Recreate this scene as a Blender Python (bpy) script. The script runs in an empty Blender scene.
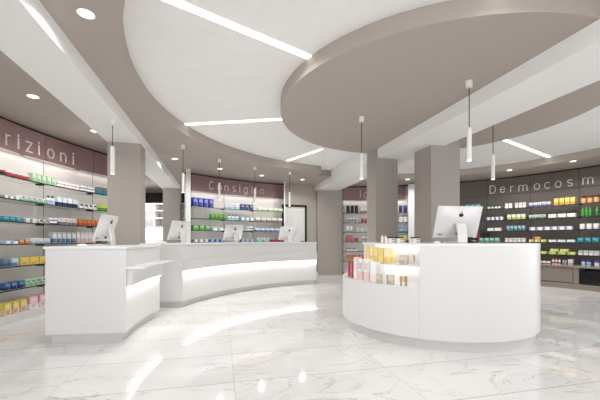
import bpy, bmesh, math, random
from mathutils import Vector, Matrix
random.seed(7)
SC = bpy.context.scene
COL = SC.collection

# ------------------------------------------------------------------ camera, world, exposure
H = 1.03                      # eye height
F = 330.0                     # focal length in pixels of a 600 px wide frame
HY = 240.0                    # horizon row
cam_d = bpy.data.cameras.new('camera'); cam = bpy.data.objects.new('camera', cam_d); COL.objects.link(cam)
cam.location = (0, 0, H); cam.rotation_euler = (math.radians(90), 0, 0)
cam_d.sensor_width = 36; cam_d.lens = 36 * F / 600; cam_d.shift_y = (HY - 200) / 600
cam_d.clip_start = 0.05
SC.camera = cam
SC.view_settings.view_transform = 'Standard'; SC.view_settings.look = 'None'
SC.view_settings.gamma = 1; SC.view_settings.use_curve_mapping = False
SC.view_settings.exposure = 0.30
world = bpy.data.worlds.new('world'); SC.world = world; world.use_nodes = True
world.node_tree.nodes['Background'].inputs[0].default_value = (0.95, 0.97, 1.0, 1)
world.node_tree.nodes['Background'].inputs[1].default_value = 2.0
LED_POWER = 1.7
GLOW_POWER = 2.5
DOWN_WATT = 5.0
LINEAR_WATT = 9.5      # per metre of linear light
GLOW_WATT = 0.62
SHELF_WATT = 0.35

# ------------------------------------------------------------------ helpers
TH = math.radians(13.3); CT, ST = math.cos(TH), math.sin(TH)
def AD(a, d): return (a * CT - d * ST, a * ST + d * CT)         # building grid -> world
CW = (1.62, 4.45); RW = 5.56                                     # the round room
def lin(c):
    c = c / 255.0
    return c / 12.92 if c <= 0.04045 else ((c + 0.055) / 1.055) ** 2.4
def rgb(r, g, b): return (lin(r), lin(g), lin(b), 1)
MATS = {}
def mat(key, col, rough=0.5, metal=0.0, emit=0, noise=0.04, scale=8.0, coat=0.0, spec=0.5):
    if key in MATS: return MATS[key]
    m = bpy.data.materials.new(key); m.use_nodes = True
    nt = m.node_tree; b = nt.nodes['Principled BSDF']
    c = rgb(*col)
    if noise > 0 and not emit:
        tc = nt.nodes.new('ShaderNodeTexCoord'); n = nt.nodes.new('ShaderNodeTexNoise')
        n.inputs['Scale'].default_value = scale
        mx = nt.nodes.new('ShaderNodeMix'); mx.data_type = 'RGBA'
        mx.inputs[6].default_value = tuple(v * (1 - noise) for v in c[:3]) + (1,)
        mx.inputs[7].default_value = tuple(min(1, v * (1 + noise)) for v in c[:3]) + (1,)
        nt.links.new(tc.outputs['Object'], n.inputs['Vector'])
        nt.links.new(n.outputs['Fac'], mx.inputs[0]); nt.links.new(mx.outputs[2], b.inputs['Base Color'])
    else:
        b.inputs['Base Color'].default_value = c
    b.inputs['Roughness'].default_value = rough; b.inputs['Metallic'].default_value = metal
    b.inputs['Coat Weight'].default_value = coat
    b.inputs['Specular IOR Level'].default_value = spec
    if emit:
        b.inputs['Emission Color'].default_value = c; b.inputs['Emission Strength'].default_value = emit
    MATS[key] = m
    return m

def tag(o, label=None, cat=None, group=None, kind=None):
    if label: o['label'] = label
    if cat: o['category'] = cat
    if group: o['group'] = group
    if kind: o['kind'] = kind
    return o
def mesh_obj(name, bm, mats, parent=None, smooth=False, recalc=True):
    if recalc: bmesh.ops.recalc_face_normals(bm, faces=bm.faces)
    me = bpy.data.meshes.new(name); bm.to_mesh(me); bm.free()
    if not isinstance(mats, (list, tuple)): mats = [mats]
    for m in mats: me.materials.append(m)
    if smooth:
        for p in me.polygons: p.use_smooth = True
        me.set_sharp_from_angle(angle=math.radians(35))
    o = bpy.data.objects.new(name, me); COL.objects.link(o)
    if parent: o.parent = parent
    return o
def empty(name, loc=(0, 0, 0), rz=0):
    o = bpy.data.objects.new(name, None); COL.objects.link(o)
    o.location = loc; o.rotation_euler = (0, 0, rz); o.empty_display_size = 0.1
    return o
def dup(root, loc, rz):
    r = root.copy(); COL.objects.link(r); r.location = loc; r.rotation_euler = (0, 0, rz)
    for ch in list(root.children):
        c = ch.copy(); COL.objects.link(c); c.parent = r
        for g in list(ch.children):
            d = g.copy(); COL.objects.link(d); d.parent = c
    return r
def bevel(bm, off, seg=2):
    bmesh.ops.bevel(bm, geom=[e for e in bm.edges if len(e.link_faces) == 2 and e.calc_face_angle(0) > 0.6], offset=off, segments=seg, affect='EDGES', profile=0.5)
def box(bm, x0, x1, y0, y1, z0, z1, mi=0, M=None):
    vs = [bm.verts.new(Vector(p) if M is None else M @ Vector(p)) for p in
          ((x0, y0, z0), (x1, y0, z0), (x1, y1, z0), (x0, y1, z0), (x0, y0, z1), (x1, y0, z1), (x1, y1, z1), (x0, y1, z1))]
    for f in ((0, 3, 2, 1), (4, 5, 6, 7), (0, 1, 5, 4), (1, 2, 6, 5), (2, 3, 7, 6), (3, 0, 4, 7)):
        bm.faces.new([vs[i] for i in f]).material_index = mi
    return vs
def prism(bm, pts, z0, z1, mi=0, miside=None):
    lo = [bm.verts.new((x, y, z0)) for x, y in pts]; hi = [bm.verts.new((x, y, z1)) for x, y in pts]
    f = bm.faces.new(lo[::-1]); f.material_index = mi
    f = bm.faces.new(hi); f.material_index = mi
    n = len(pts)
    for i in range(n):
        f = bm.faces.new((lo[i], lo[(i + 1) % n], hi[(i + 1) % n], hi[i])); f.material_index = mi if miside is None else miside
def arcpts(c, R, a0, a1, n):
    return [(c[0] + R * math.cos(a0 + (a1 - a0) * i / n), c[1] + R * math.sin(a0 + (a1 - a0) * i / n)) for i in range(n + 1)]
def arcslab(bm, c, R0, R1, a0, a1, z0, z1, n=16, mi=0):
    """annular sector built of clean quads"""
    rows = []
    for i in range(n + 1):
        a = a0 + (a1 - a0) * i / n; ca, sa = math.cos(a), math.sin(a)
        rows.append([bm.verts.new((c[0] + R * ca, c[1] + R * sa, z)) for R, z in ((R0, z0), (R1, z0), (R1, z1), (R0, z1))])
    for i in range(n):
        p, q = rows[i], rows[i + 1]
        for k in range(4):
            bm.faces.new((p[k], p[(k + 1) % 4], q[(k + 1) % 4], q[k])).material_index = mi
    bm.faces.new(rows[0]).material_index = mi; bm.faces.new(rows[-1][::-1]).material_index = mi
def lathe(bm, prof, n=24, c=(0, 0), mi=0, caps=True):
    rings = []
    for r, z in prof:
        rings.append([bm.verts.new((c[0] + r * math.cos(2 * math.pi * i / n), c[1] + r * math.sin(2 * math.pi * i / n), z)) for i in range(n)])
    for a, b in zip(rings, rings[1:]):
        for i in range(n):
            bm.faces.new((a[i], a[(i + 1) % n], b[(i + 1) % n], b[i])).material_index = mi
    if caps:
        bm.faces.new(rings[0][::-1]).material_index = mi; bm.faces.new(rings[-1]).material_index = mi
def adbox(bm, a0, a1, d0, d1, z0, z1, mi=0):
    box(bm, a0, a1, d0, d1, z0, z1, mi, Matrix.Rotation(TH, 4, 'Z'))
def ray_circle(px, c, R):
    """far intersection of the sight line through column px with a circle in plan"""
    k = (px - 300) / F
    A = k * k + 1; B = -2 * (k * c[0] + c[1]); C = c[0] ** 2 + c[1] ** 2 - R * R
    Y = (-B + math.sqrt(B * B - 4 * A * C)) / (2 * A)
    return k * Y, Y
def ang(px, R=RW, c=CW):
    x, y = ray_circle(px, c, R); return math.atan2(y - c[1], x - c[0]) % (2 * math.pi)
def at(px, Y): return ((px - 300) / F * Y, Y)

def lamp_light(name, kind, parent, z, watt, size=0.1, spread=None, size_y=None):
    ld = bpy.data.lights.get(name) if not size_y else None
    ld = ld or bpy.data.lights.new(name, kind)
    ld.energy = watt
    if kind == 'AREA':
        ld.shape = 'RECTANGLE' if size_y else 'DISK'; ld.size = size
        if size_y: ld.size_y = size_y
        if spread: ld.spread = spread
    else: ld.shadow_soft_size = size
    ld.color = (1.0, 0.99, 0.975)
    o = bpy.data.objects.new(name, ld); COL.objects.link(o); o.parent = parent; o.location = (0, 0, z); return o
# ------------------------------------------------------------------ materials of the room
def floor_material():
    m = bpy.data.materials.new('marble_tiles'); m.use_nodes = True; nt = m.node_tree; N = nt.nodes.new; L = nt.links.new
    b = nt.nodes['Principled BSDF']
    tc = N('ShaderNodeTexCoord'); sep = N('ShaderNodeSeparateXYZ'); L(tc.outputs['Object'], sep.inputs[0])
    def math_(op, a, bb=None, clamp=False):
        n = N('ShaderNodeMath'); n.operation = op; n.use_clamp = clamp
        for i, v in enumerate((a, bb)):
            if v is None: continue
            if isinstance(v, (int, float)): n.inputs[i].default_value = v
            else: L(v, n.inputs[i])
        return n.outputs[0]
    def cell(out, off, size):
        s = math_('DIVIDE', math_('SUBTRACT', out, off), size)
        fr = math_('FRACT', s); fl = math_('FLOOR', s)
        e = math_('MULTIPLY', math_('MINIMUM', fr, math_('SUBTRACT', 1.0, fr)), size)
        return e, fl
    ex, ix = cell(sep.outputs[0], 0.085, 1.2); ey, iy = cell(sep.outputs[1], 2.437, 0.6)
    grout = math_('MAXIMUM', math_('LESS_THAN', ex, 0.0016), math_('LESS_THAN', ey, 0.0042))
    comb = N('ShaderNodeCombineXYZ'); L(math_('MULTIPLY', ix, 3.71), comb.inputs[0]); L(math_('MULTIPLY', iy, 5.37), comb.inputs[1]); L(math_('ADD', ix, iy), comb.inputs[2])
    add = N('ShaderNodeVectorMath'); add.operation = 'ADD'; L(tc.outputs['Object'], add.inputs[0]); L(comb.outputs[0], add.inputs[1])
    # stretched domain so that the veins run diagonally
    mp = N('ShaderNodeMapping'); mp.inputs['Rotation'].default_value = (0, 0, 0.6); mp.inputs['Scale'].default_value = (0.75, 1.5, 1); L(add.outputs[0], mp.inputs[0])
    def vein(scale, width, dist):
        n = N('ShaderNodeTexNoise'); n.inputs['Scale'].default_value = scale; n.inputs['Detail'].default_value = 4.5; n.inputs['Roughness'].default_value = 0.55
        n.inputs['Distortion'].default_value = dist; L(mp.outputs[0], n.inputs['Vector'])
        v = math_('ABSOLUTE', math_('SUBTRACT', n.outputs['Fac'], 0.5))
        return math_('SUBTRACT', 1.0, math_('DIVIDE', v, width), clamp=True)
    v1 = vein(1.25, 0.012, 1.5); v2 = vein(3.4, 0.009, 1.4)
    cl = N('ShaderNodeTexNoise'); cl.inputs['Scale'].default_value = 1.3; cl.inputs['Detail'].default_value = 4; L(mp.outputs[0], cl.inputs['Vector'])
    r = N('ShaderNodeValToRGB'); r.color_ramp.elements[0].position = 0.3; r.color_ramp.elements[1].position = 0.72
    r.color_ramp.elements[0].color = rgb(205, 204, 203); r.color_ramp.elements[1].color = rgb(219, 218, 217); L(cl.outputs['Fac'], r.inputs[0])
    def mix(f, c0, c1):
        x = N('ShaderNodeMix'); x.data_type = 'RGBA'
        L(f, x.inputs[0]) if not isinstance(f, float) else None
        for i, c in ((6, c0), (7, c1)):
            if isinstance(c, tuple): x.inputs[i].default_value = c
            else: L(c, x.inputs[i])
        return x.outputs[2]
    mask = N('ShaderNodeTexNoise'); mask.inputs['Scale'].default_value = 0.9; L(add.outputs[0], mask.inputs['Vector'])
    mk = math_('MULTIPLY', math_('SUBTRACT', mask.outputs['Fac'], 0.30), 3.0, clamp=True)
    c = mix(math_('MULTIPLY', math_('MULTIPLY', v1, mk), 0.72), r.outputs[0], rgb(160, 148, 132))
    c = mix(math_('MULTIPLY', math_('MULTIPLY', v2, mk), 0.4), c, rgb(160, 156, 152))
    c = mix(math_('MULTIPLY', grout, 0.7), c, rgb(150, 145, 140))
    L(c, b.inputs['Base Color'])
    b.inputs['Roughness'].default_value = 0.055; b.inputs['Specular IOR Level'].default_value = 0.28
    return m
M_floor = floor_material()
M_white_ceil = mat('white_ceiling', (246, 245, 243), 0.8)
M_taupe = mat('taupe_ceiling', (178, 168, 160), 0.75, noise=0.02)
def stripe_mat(key, col, rough=0.55, freq=60.0, amt=0.05):
    m = mat(key, col, rough, noise=0)
    nt = m.node_tree; b = nt.nodes['Principled BSDF']; N = nt.nodes.new; L = nt.links.new
    tc = N('ShaderNodeTexCoord'); mp = N('ShaderNodeMapping'); mp.inputs['Scale'].default_value = (freq, freq, 0.6)
    n = N('ShaderNodeTexNoise'); n.inputs['Scale'].default_value = 1.0; n.inputs['Detail'].default_value = 2
    L(tc.outputs['Object'], mp.inputs[0]); L(mp.outputs[0], n.inputs['Vector'])
    mx = N('ShaderNodeMix'); mx.data_type = 'RGBA'; c = rgb(*col)
    mx.inputs[6].default_value = tuple(v * (1 - amt) for v in c[:3]) + (1,); mx.inputs[7].default_value = tuple(v * (1 + amt) for v in c[:3]) + (1,)
    L(n.outputs['Fac'], mx.inputs[0]); L(mx.outputs[2], b.inputs['Base Color'])
    return m
M_column = stripe_mat('column_panel', (164, 156, 149), 0.5)
M_beam = mat('white_beam', (241, 240, 238), 0.7, noise=0.01)
M_panel = mat('light_wall_panel', (228, 221, 217), 0.45, noise=0.02)
M_beige = stripe_mat('beige_wall', (178, 170, 162), 0.5)
M_dark = stripe_mat('dark_wall_panel', (104, 95, 89), 0.5, 40, 0.12)
M_joint = mat('panel_joint', (58, 52, 50), 0.7)
M_black = mat('black_reveal', (14, 13, 13), 0.6)
M_burg = mat('burgundy_panel', (148, 116, 118), 0.4, noise=0.02)
M_letter = mat('white_letter', (245, 243, 240), 0.4, noise=0)
M_lam = stripe_mat('white_laminate', (214, 213, 212), 0.3, 80, 0.015)
M_top = mat('white_worktop', (228, 227, 226), 0.25, noise=0.01)
M_plinth = mat('grey_plinth', (205, 203, 200), 0.35, noise=0.02)
M_led = mat('led_strip', (255, 252, 246), 0.5, emit=LED_POWER)
M_glow = mat('under_band_led', (255, 253, 250), 0.5, emit=GLOW_POWER)
M_lamp = mat('lamp_glow', (255, 248, 238), 0.5, emit=3.0)
M_lampw = mat('white_lamp_body', (232, 228, 224), 0.35, noise=0.01)
M_cord = mat('black_cord', (25, 24, 24), 0.5)
M_edge = mat('dark_glass_edge', (42, 48, 48), 0.2, noise=0)
M_metal = mat('dark_bracket', (50, 48, 46), 0.35, 0.6)
M_cab = mat('taupe_cabinet', (138, 128, 119), 0.4, noise=0.02)
def glass_mat():
    m = bpy.data.materials.new('shelf_glass'); m.use_nodes = True; nt = m.node_tree; b = nt.nodes['Principled BSDF']
    b.inputs['Base Color'].default_value = rgb(160, 165, 165); b.inputs['Roughness'].default_value = 0.08
    tr = nt.nodes.new('ShaderNodeBsdfTransparent'); tr.inputs[0].default_value = rgb(248, 250, 249)
    mx = nt.nodes.new('ShaderNodeMixShader'); mx.inputs[0].default_value = 0.16
    nt.links.new(tr.outputs[0], mx.inputs[1]); nt.links.new(b.outputs[0], mx.inputs[2])
    nt.links.new(mx.outputs[0], nt.nodes['Material Output'].inputs[0])
    return m
M_glass = glass_mat()

# ------------------------------------------------------------------ floor
bm = bmesh.new(); box(bm, -9, 11, -4, 14, -0.1, 0)
fl = mesh_obj('floor', bm, M_floor); fl.rotation_euler = (0, 0, TH); tag(fl, kind='structure')

# ------------------------------------------------------------------ ceilings
ZC = 2.66; ZW = 2.81; ZB = 2.50
bm = bmesh.new(); box(bm, -9, 10, -4, 14, ZW, ZW + 0.1)
tag(mesh_obj('ceiling', bm, M_white_ceil), kind='structure')
def curve_plate(name, loops, z0, z1, m):
    cu = bpy.data.curves.new(name, 'CURVE'); cu.dimensions = '2D'; cu.fill_mode = 'BOTH'; cu.extrude = (z1 - z0) / 2
    for lp in loops:
        s = cu.splines.new('POLY'); s.points.add(len(lp) - 1)
        for p, (x, y) in zip(s.points, lp): p.co = (x, y, 0, 1)
        s.use_cyclic_u = True
    t = bpy.data.objects.new(name + '_tmp', cu); COL.objects.link(t)
    dg = bpy.context.evaluated_depsgraph_get(); me = bpy.data.meshes.new_from_object(t.evaluated_get(dg))
    bpy.data.objects.remove(t); me.name = name; me.transform(Matrix.Translation((0, 0, (z0 + z1) / 2)))
    me.materials.clear(); me.materials.append(m)
    o = bpy.data.objects.new(name, me); COL.objects.link(o); return o
HC, HR = (2.05, 4.38), 3.88       # recess left of the big beam
HC2, HR2 = CW, 4.57               # recess right of it
DC, DR = (1.70, 4.31), 1.95       # hanging disc
hole = []
def toad(x, y): return (x * CT + y * ST, -x * ST + y * CT)
for i in range(181):
    a = math.radians(60 + i * 260 / 180)
    x, y = HC[0] + HR * math.cos(a), HC[1] + HR * math.sin(a)
    if toad(x, y)[0] < 2.36: hole.append((x, y))
n1 = AD(2.38, toad(*hole[0])[1]); dn = toad(*hole[0])[1]
pre = [AD(3.0, dn + 0.42), AD(2.36, dn + 0.42)]
right = []
for i in range(121):
    a = math.radians(-60 + i * 160 / 120)
    x, y = HC2[0] + HR2 * math.cos(a), HC2[1] + HR2 * math.sin(a)
    if toad(x, y)[0] > 3.0: right.append((x, y))
loop = hole + right + pre
rect = [(-9, -4), (10, -4), (10, 14), (-9, 14)]
o = curve_plate('ceiling', [rect, loop], ZC, ZW - 0.002, M_taupe); o.name = 'ceiling.001'; tag(o, kind='structure')
bm = bmesh.new(); prism(bm, arcpts(DC, DR, 0, 2 * math.pi, 128)[:-1], ZC, ZW - 0.002)
o = mesh_obj('ceiling.002', bm, M_taupe, smooth=True); tag(o, 'round taupe ceiling disc hanging in the white recess over the round counter', kind='structure')

# beams
bm = bmesh.new(); adbox(bm, -1.67, -1.21, -3.5, 10.45, ZB, ZC + 0.02); tag(mesh_obj('trim_1', bm, M_beam), kind='structure')
bm = bmesh.new(); adbox(bm, 2.71, 3.38, -3.5, 9.85, ZB, ZW - 0.004); tag(mesh_obj('trim_2', bm, M_beam), kind='structure')

# columns
def column(a0, a1, d0, d1, top, label):
    c = AD((a0 + a1) / 2, (d0 + d1) / 2)
    bm = bmesh.new(); w, h = (a1 - a0) / 2, (d1 - d0) / 2
    box(bm, -w, w, -h, h, 0, top)
    o = mesh_obj('column', bm, M_column); o.location = (c[0], c[1], 0); o.rotation_euler = (0, 0, TH)
    return tag(o, label, 'column')
column(-1.668, -1.212, 5.46, 5.80, ZB, 'broad taupe column under the left beam, behind the nearest desk')
column(-1.62, -1.17, 9.94, 10.3, ZB, 'narrow taupe column behind the second monitor, beside the storage room opening')
c3 = column(2.74, 3.50, 9.3, 9.8, ZB, 'wide taupe column behind the round counter, at the right end of the long counter')
column(2.68, 3.11, 5.43, 5.81, ZC - 0.002, 'slim taupe column right behind the cosmetics display of the round counter')
column(3.15, 3.66, 4.50, 4.96, ZC - 0.002, 'large taupe column behind the monitor on the round counter')

# ------------------------------------------------------------------ walls
def wallarc(name, p0, p1, m, joints=(), z0=0, z1=2.62, R=RW, thick=0.1, degs=None):
    a0, a1 = degs if degs else (ang(p0), ang(p1))
    if a0 > a1: a0, a1 = a1, a0
    js = sorted([j for j in joints if a0 < j < a1]); w = 0.006 / R
    cuts = [(a0, 0)]
    for j in js: cuts += [(j - w, 1), (j + w, 0)]
    bm = bmesh.new()
    for i, (s, mi) in enumerate(cuts):
        e = cuts[i + 1][0] if i + 1 < len(cuts) else a1
        n = 1 if mi else max(1, int((e - s) / 0.03))
        arcslab(bm, CW, R + (0.004 if mi else 0), R + thick, s, e, z0, z1, n, mi)
    return tag(mesh_obj(name, bm, [m, M_joint]), kind='structure')
JL = [ang(43.7), ang(92.5)]; st = JL[0] - JL[1]
JL = [JL[0] + st * k for k in (3, 2, 1)] + JL + [JL[1] - st]
JB = [ang(191), ang(224), ang(253), ang(283.5)]
JM = [ang(343), ang(343) - (ang(343) - ang(408)) / 2 , ang(408)]
JR = [ang(487), ang(530.6), ang(579.4)]; sr = JR[1] - JR[2]
JR = [JR[0] + sr * 0.85] + JR + [JR[2] - sr, JR[2] - 2 * sr]
wallarc('wall_left', 0, 0, M_panel, JL, degs=(ang(140), JL[0]))
wallarc('wall_back', 187, 284, M_panel, JB)
wallarc('wall_door', 284, 340, M_beige, [], z1=ZC)
wallarc('wall_middle', 340, 409, M_panel, JM)
wallarc('wall_column', 409, 440, M_beige, [], z1=ZC)
wallarc('wall_right', 0, 0, M_dark, JR, degs=(JR[-1], ang(440)))
# black reveals between panels and ceiling
bm = bmesh.new()
for a0, a1 in ((ang(140), JL[0]), (ang(284), ang(187)), (ang(409), ang(340)), (JR[-1], ang(440))):
    arcslab(bm, CW, RW + 0.01, RW + 0.1, a0, a1, 2.62, ZC, 24)
tag(mesh_obj('trim_3', bm, M_black), kind='structure')
# fascia bands
def fascia(name, a0, a1, m, joints):
    bm = bmesh.new(); a0, a1 = min(a0, a1), max(a0, a1)
    js = sorted(j for j in joints if a0 < j < a1); w = 0.005 / RW; cuts = [(a0, 0)]
    for j in js: cuts += [(j - w, 1), (j + w, 0)]
    for i, (s, mi) in enumerate(cuts):
        e = cuts[i + 1][0] if i + 1 < len(cuts) else a1
        arcslab(bm, CW, RW - (0.022 if mi else 0.028), RW - 0.001, s, e, 2.225, 2.625, 1 if mi else max(1, int((e - s) / 0.03)), mi)
    tag(mesh_obj(name, bm, [m, M_joint]), kind='structure')
fascia('trim_4', ang(140), JL[0], M_burg, JL)
fascia('trim_5', ang(191), ang(283.5), M_burg, JB)
fascia('trim_6', ang(341), ang(405.5), M_burg, JM)
fascia('trim_7', JR[-1], ang(440), M_dark, JR)
# pier between the door wall and the column, with its white skirting
bm = bmesh.new(); adbox(bm, 2.45, 2.80, 9.9, 10.1, 0, ZC); tag(mesh_obj('wall_pier', bm, M_beige), kind='structure')
bm = bmesh.new(); adbox(bm, 2.56, 2.738, 9.45, 9.47, 0, 0.09); adbox(bm, 2.715, 2.738, 9.30, 9.8, 0, 0.09); tag(mesh_obj('baseboard_middle', bm, M_top), kind='structure')

# end panels of the shelving runs
def radial_panel(name, px, R0, w, z1, m, skew=0):
    p0, p1 = Vector(ray_circle(px, CW, R0)), Vector(ray_circle(px + skew, CW, RW)); d = (p1 - p0).normalized(); nrm = Vector((-d.y, d.x)) * w / 2
    bm = bmesh.new(); prism(bm, [p0 - nrm, p1 - nrm, p1 + nrm, p0 + nrm], 0, z1)
    return tag(mesh_obj(name, bm, m), kind='structure')
radial_panel('trim_8', 188.4, 5.16, 0.10, 2.655, M_top)
radial_panel('trim_9', 284.6, 5.22, 0.035, 2.655, M_top)
radial_panel('trim_10', 412, 5.16, 0.2, 2.62, M_top)

# door with a black frame
x, y = ray_circle(295, CW, RW - 0.03)
dd = empty('door_1', (x, y, 0), math.atan2(y - CW[1], x - CW[0]) - math.pi / 2); tag(dd, kind='structure')
bm = bmesh.new()
for bx in ((-0.40, -0.35, 0, 2.06), (0.30, 0.35, 0, 2.06), (-0.40, 0.35, 2.0, 2.06)): box(bm, bx[0], bx[1], -0.05, 0.02, bx[2], bx[3])
mesh_obj('door_frame', bm, M_black, dd)
bm = bmesh.new(); box(bm, -0.35, 0.30, -0.02, 0.02, 0, 2.0)
for z0, z1 in ((0.15, 0.95), (1.05, 1.85)):
    for q in ((-0.27, 0.22, z0, z0 + 0.01), (-0.27, 0.22, z1, z1 + 0.01), (-0.27, -0.26, z0, z1), (0.21, 0.22, z0, z1)): box(bm, q[0], q[1], -0.025, -0.019, q[2], q[3])
mesh_obj('door_leaf', bm, mat('pale_door', (214, 213, 210), 0.35), dd)
bm = bmesh.new(); box(bm, 0.24, 0.26, -0.07, -0.02, 0.98, 1.0); box(bm, 0.14, 0.26, -0.075, -0.06, 0.98, 1.0)
mesh_obj('door_handle', bm, M_metal, dd)

# storage room seen through the opening
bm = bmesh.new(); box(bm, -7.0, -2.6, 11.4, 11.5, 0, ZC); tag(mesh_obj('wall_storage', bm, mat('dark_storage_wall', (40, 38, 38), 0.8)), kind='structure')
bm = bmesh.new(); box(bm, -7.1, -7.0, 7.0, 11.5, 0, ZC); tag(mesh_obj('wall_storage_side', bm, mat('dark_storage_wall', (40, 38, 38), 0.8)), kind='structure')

M_store = mat('white_storage_shelving', (240, 240, 240), 0.4)
def storage_unit(x0, x1, y, label):
    t = empty('storage_shelving', ((x0 + x1) / 2, y, 0)); tag(t, label, 'shelving', 'white shelving units in the storage room')
    w = (x1 - x0) / 2
    bm = bmesh.new(); box(bm, -w, w, 0.36, 0.38, 0, 2.1); mesh_obj('back_panel', bm, M_store, t)
    for s in (-w, w - 0.02):
        bm = bmesh.new(); box(bm, s, s + 0.02, 0, 0.36, 0, 2.1); mesh_obj('side_panel', bm, M_store, t)
    for z in (0.08, 0.75, 1.02, 1.40, 1.66, 1.88, 2.08):
        bm = bmesh.new(); box(bm, -w + 0.021, w - 0.021, 0.0, 0.355, z, z + 0.02); mesh_obj('shelf', bm, M_store, t)
    bm = bmesh.new(); box(bm, -w + 0.021, w - 0.021, 0.01, 0.03, 0.1, 1.39); mesh_obj('door', bm, M_store, t)
storage_unit(-5.05, -4.25, 9.6, 'white storage unit left of the storage opening, half hidden by the broad column')
storage_unit(-4.24, -3.20, 9.6, 'white storage unit between the broad column and the narrow column')
# added lamp, kept out of sight, to brighten the storage room shelving
sl = empty('added_storage_lamp', (-4.75, 9.0, ZC)); tag(sl, 'added square lamp brightening the storage room, hidden behind the broad column', 'ceiling lamp')
bm = bmesh.new(); box(bm, -0.3, 0.3, -0.3, 0.3, -0.04, 0); mesh_obj('housing', bm, M_lampw, sl)
bm = bmesh.new(); box(bm, -0.27, 0.27, -0.27, 0.27, -0.045, -0.041); mesh_obj('diffuser', bm, M_lamp, sl)
lamp_light('storage_fill', 'AREA', sl, -0.06, 60, 0.5)

# ------------------------------------------------------------------ linear lights in the white recess
def linear(p0, p1, w, label):
    p0, p1 = Vector(p0), Vector(p1); c = (p0 + p1) / 2; L = (p1 - p0).length / 2; an = math.atan2(p1.y - p0.y, p1.x - p0.x)
    bm = bmesh.new(); box(bm, -L, L, -w / 2, w / 2, -0.006, 0)
    o = mesh_obj('linear_light', bm, M_led); o.location = (c.x, c.y, ZW - 0.001); o.rotation_euler = (0, 0, an)
    tag(o, label, 'linear light')
    lamp_light('linear_beam', 'AREA', o, -0.008, LINEAR_WATT * 2 * L, 2 * L - 0.5, math.radians(150), w)
def radial_pt(deg, r): a = math.radians(deg); return (DC[0] + r * math.cos(a), DC[1] + r * math.sin(a))
linear((-1.22, 2.255), (0.127, 3.236), 0.07, 'long linear light from the picture top edge to the ceiling disc')
linear((-1.76, 5.08), (-0.24, 4.85), 0.07, 'linear light pointing left from the round ceiling disc, above the long counter')
linear((-0.29, 7.42), (0.43, 6.46), 0.07, 'short linear light behind the ceiling disc, above the far end of the long counter')
linear((3.60, 5.84), (5.34, 7.07), 0.07, 'linear light on the white ceiling right of the big beam')
linear((3.02, 2.86), (4.55, 1.20), 0.07, 'added linear light right of the camera, outside the picture')  # unseen strip continuing the radial pattern, added to brighten the right floor
linear((1.42, 2.34), (1.16, 0.75), 0.07, 'linear light ending at the near rim of the ceiling disc')

# ------------------------------------------------------------------ downlights
def make_downlight():
    t = empty('downlight')
    bm = bmesh.new(); lathe(bm, [(0.058, 0), (0.062, -0.004), (0.062, -0.008), (0.052, -0.008), (0.050, -0.002)], 28, caps=False); mesh_obj('trim_ring', bm, M_lampw, t, smooth=True)
    bm = bmesh.new(); lathe(bm, [(0.0505, -0.0062), (0.0505, -0.003)], 28); mesh_obj('diffuser', bm, M_lamp, t)
    return t
D0 = make_downlight()
DL = [((86, 13), 'largest-looking downlight, between the left beam and the white recess'),
      ((33, 96), 'downlight over the left wall shelves, left of the left beam'),
      ((94.5, 130.7), 'small downlight left of the left beam, near the top of the broad column'),
      ((174.8, 158.6), 'downlight beside the second pendant lamp, right of the broad column'),
      ((220, 168.5), 'downlight below the cap of the pendant covering the Consiglio letter o'),
      ((261.8, 175.3), 'downlight above the last letter of the Consiglio sign'),
      ((302.4, 179.4), 'downlight above the black framed door'),
      ((407.5, 179.3), 'downlight between the slim column and the large column'),
      ((509.5, 170), 'downlight above the letters r and m of the dark wall sign'),
      ((573, 161), 'downlight above the last letters of the dark wall sign, near the right edge')]
first = True
for (px, py), lab in DL:
    Y = (ZC - H) * F / (HY - py); x, y = at(px, Y)
    t = D0 if first else dup(D0, (0, 0, 0), 0)
    first = False
    t.location = (x, y, ZC); tag(t, lab, 'downlight', 'round recessed downlights')
    lamp_light('downlight_beam', 'AREA', t, -0.012, DOWN_WATT, 0.1, math.radians(150))

# ------------------------------------------------------------------ pendants
def make_pendant():
    t = empty('pendant_lamp')           # origin at the ceiling, lengths per lamp are children
    return t
def pendant(px, Y, zc, zb, label):
    x, y = at(px, Y); t = empty('pendant_lamp', (x, y, zc)); tag(t, label, 'pendant lamp', 'slim tube pendants')
    bm = bmesh.new(); lathe(bm, [(0.033, 0), (0.033, -0.062), (0.029, -0.068)], 24); mesh_obj('canopy', bm, M_lampw, t, smooth=True)
    top = zb + 0.33 - zc
    bm = bmesh.new(); lathe(bm, [(0.0045, -0.06), (0.0045, top)], 8); mesh_obj('cord', bm, M_cord, t)
    bm = bmesh.new(); lathe(bm, [(0.012, top + 0.006), (0.023, top), (0.0235, top - 0.326), (0.0235, top - 0.33), (0.018, top - 0.33)], 24); mesh_obj('lamp_shade', bm, M_lampw, t, smooth=True)
    bm = bmesh.new(); lathe(bm, [(0.019, top - 0.334), (0.019, top - 0.3305)], 20); mesh_obj('diffuser', bm, M_lamp, t)
    lamp_light('pendant_beam', 'AREA', t, top - 0.337, 0.03, 0.03, math.radians(120))
ZP = 1.845
pendant(112.6, 4.05, ZB, ZP, 'tube pendant in front of the broad column, over the nearest desk')
pendant(183, 5.66, ZC, ZP, 'tube pendant just left of the white shelf end panel, over the second monitor')
pendant(219.5, 6.64, ZC, ZP, 'tube pendant covering the letter o of the Consiglio sign')
pendant(254.7, 7.35, ZC, ZP, 'tube pendant beside the letter l of the Consiglio sign')
pendant(289.6, 7.9, ZC, ZP, 'tube pendant in front of the wall left of the black framed door top')
pendant(361.5, 4.37, ZC, ZP, 'tube pendant under the ceiling disc, left of the slim column')
pendant(469.2, 3.38, ZC, ZP, 'largest-looking tube pendant, right of the large column over the monitor')
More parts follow.
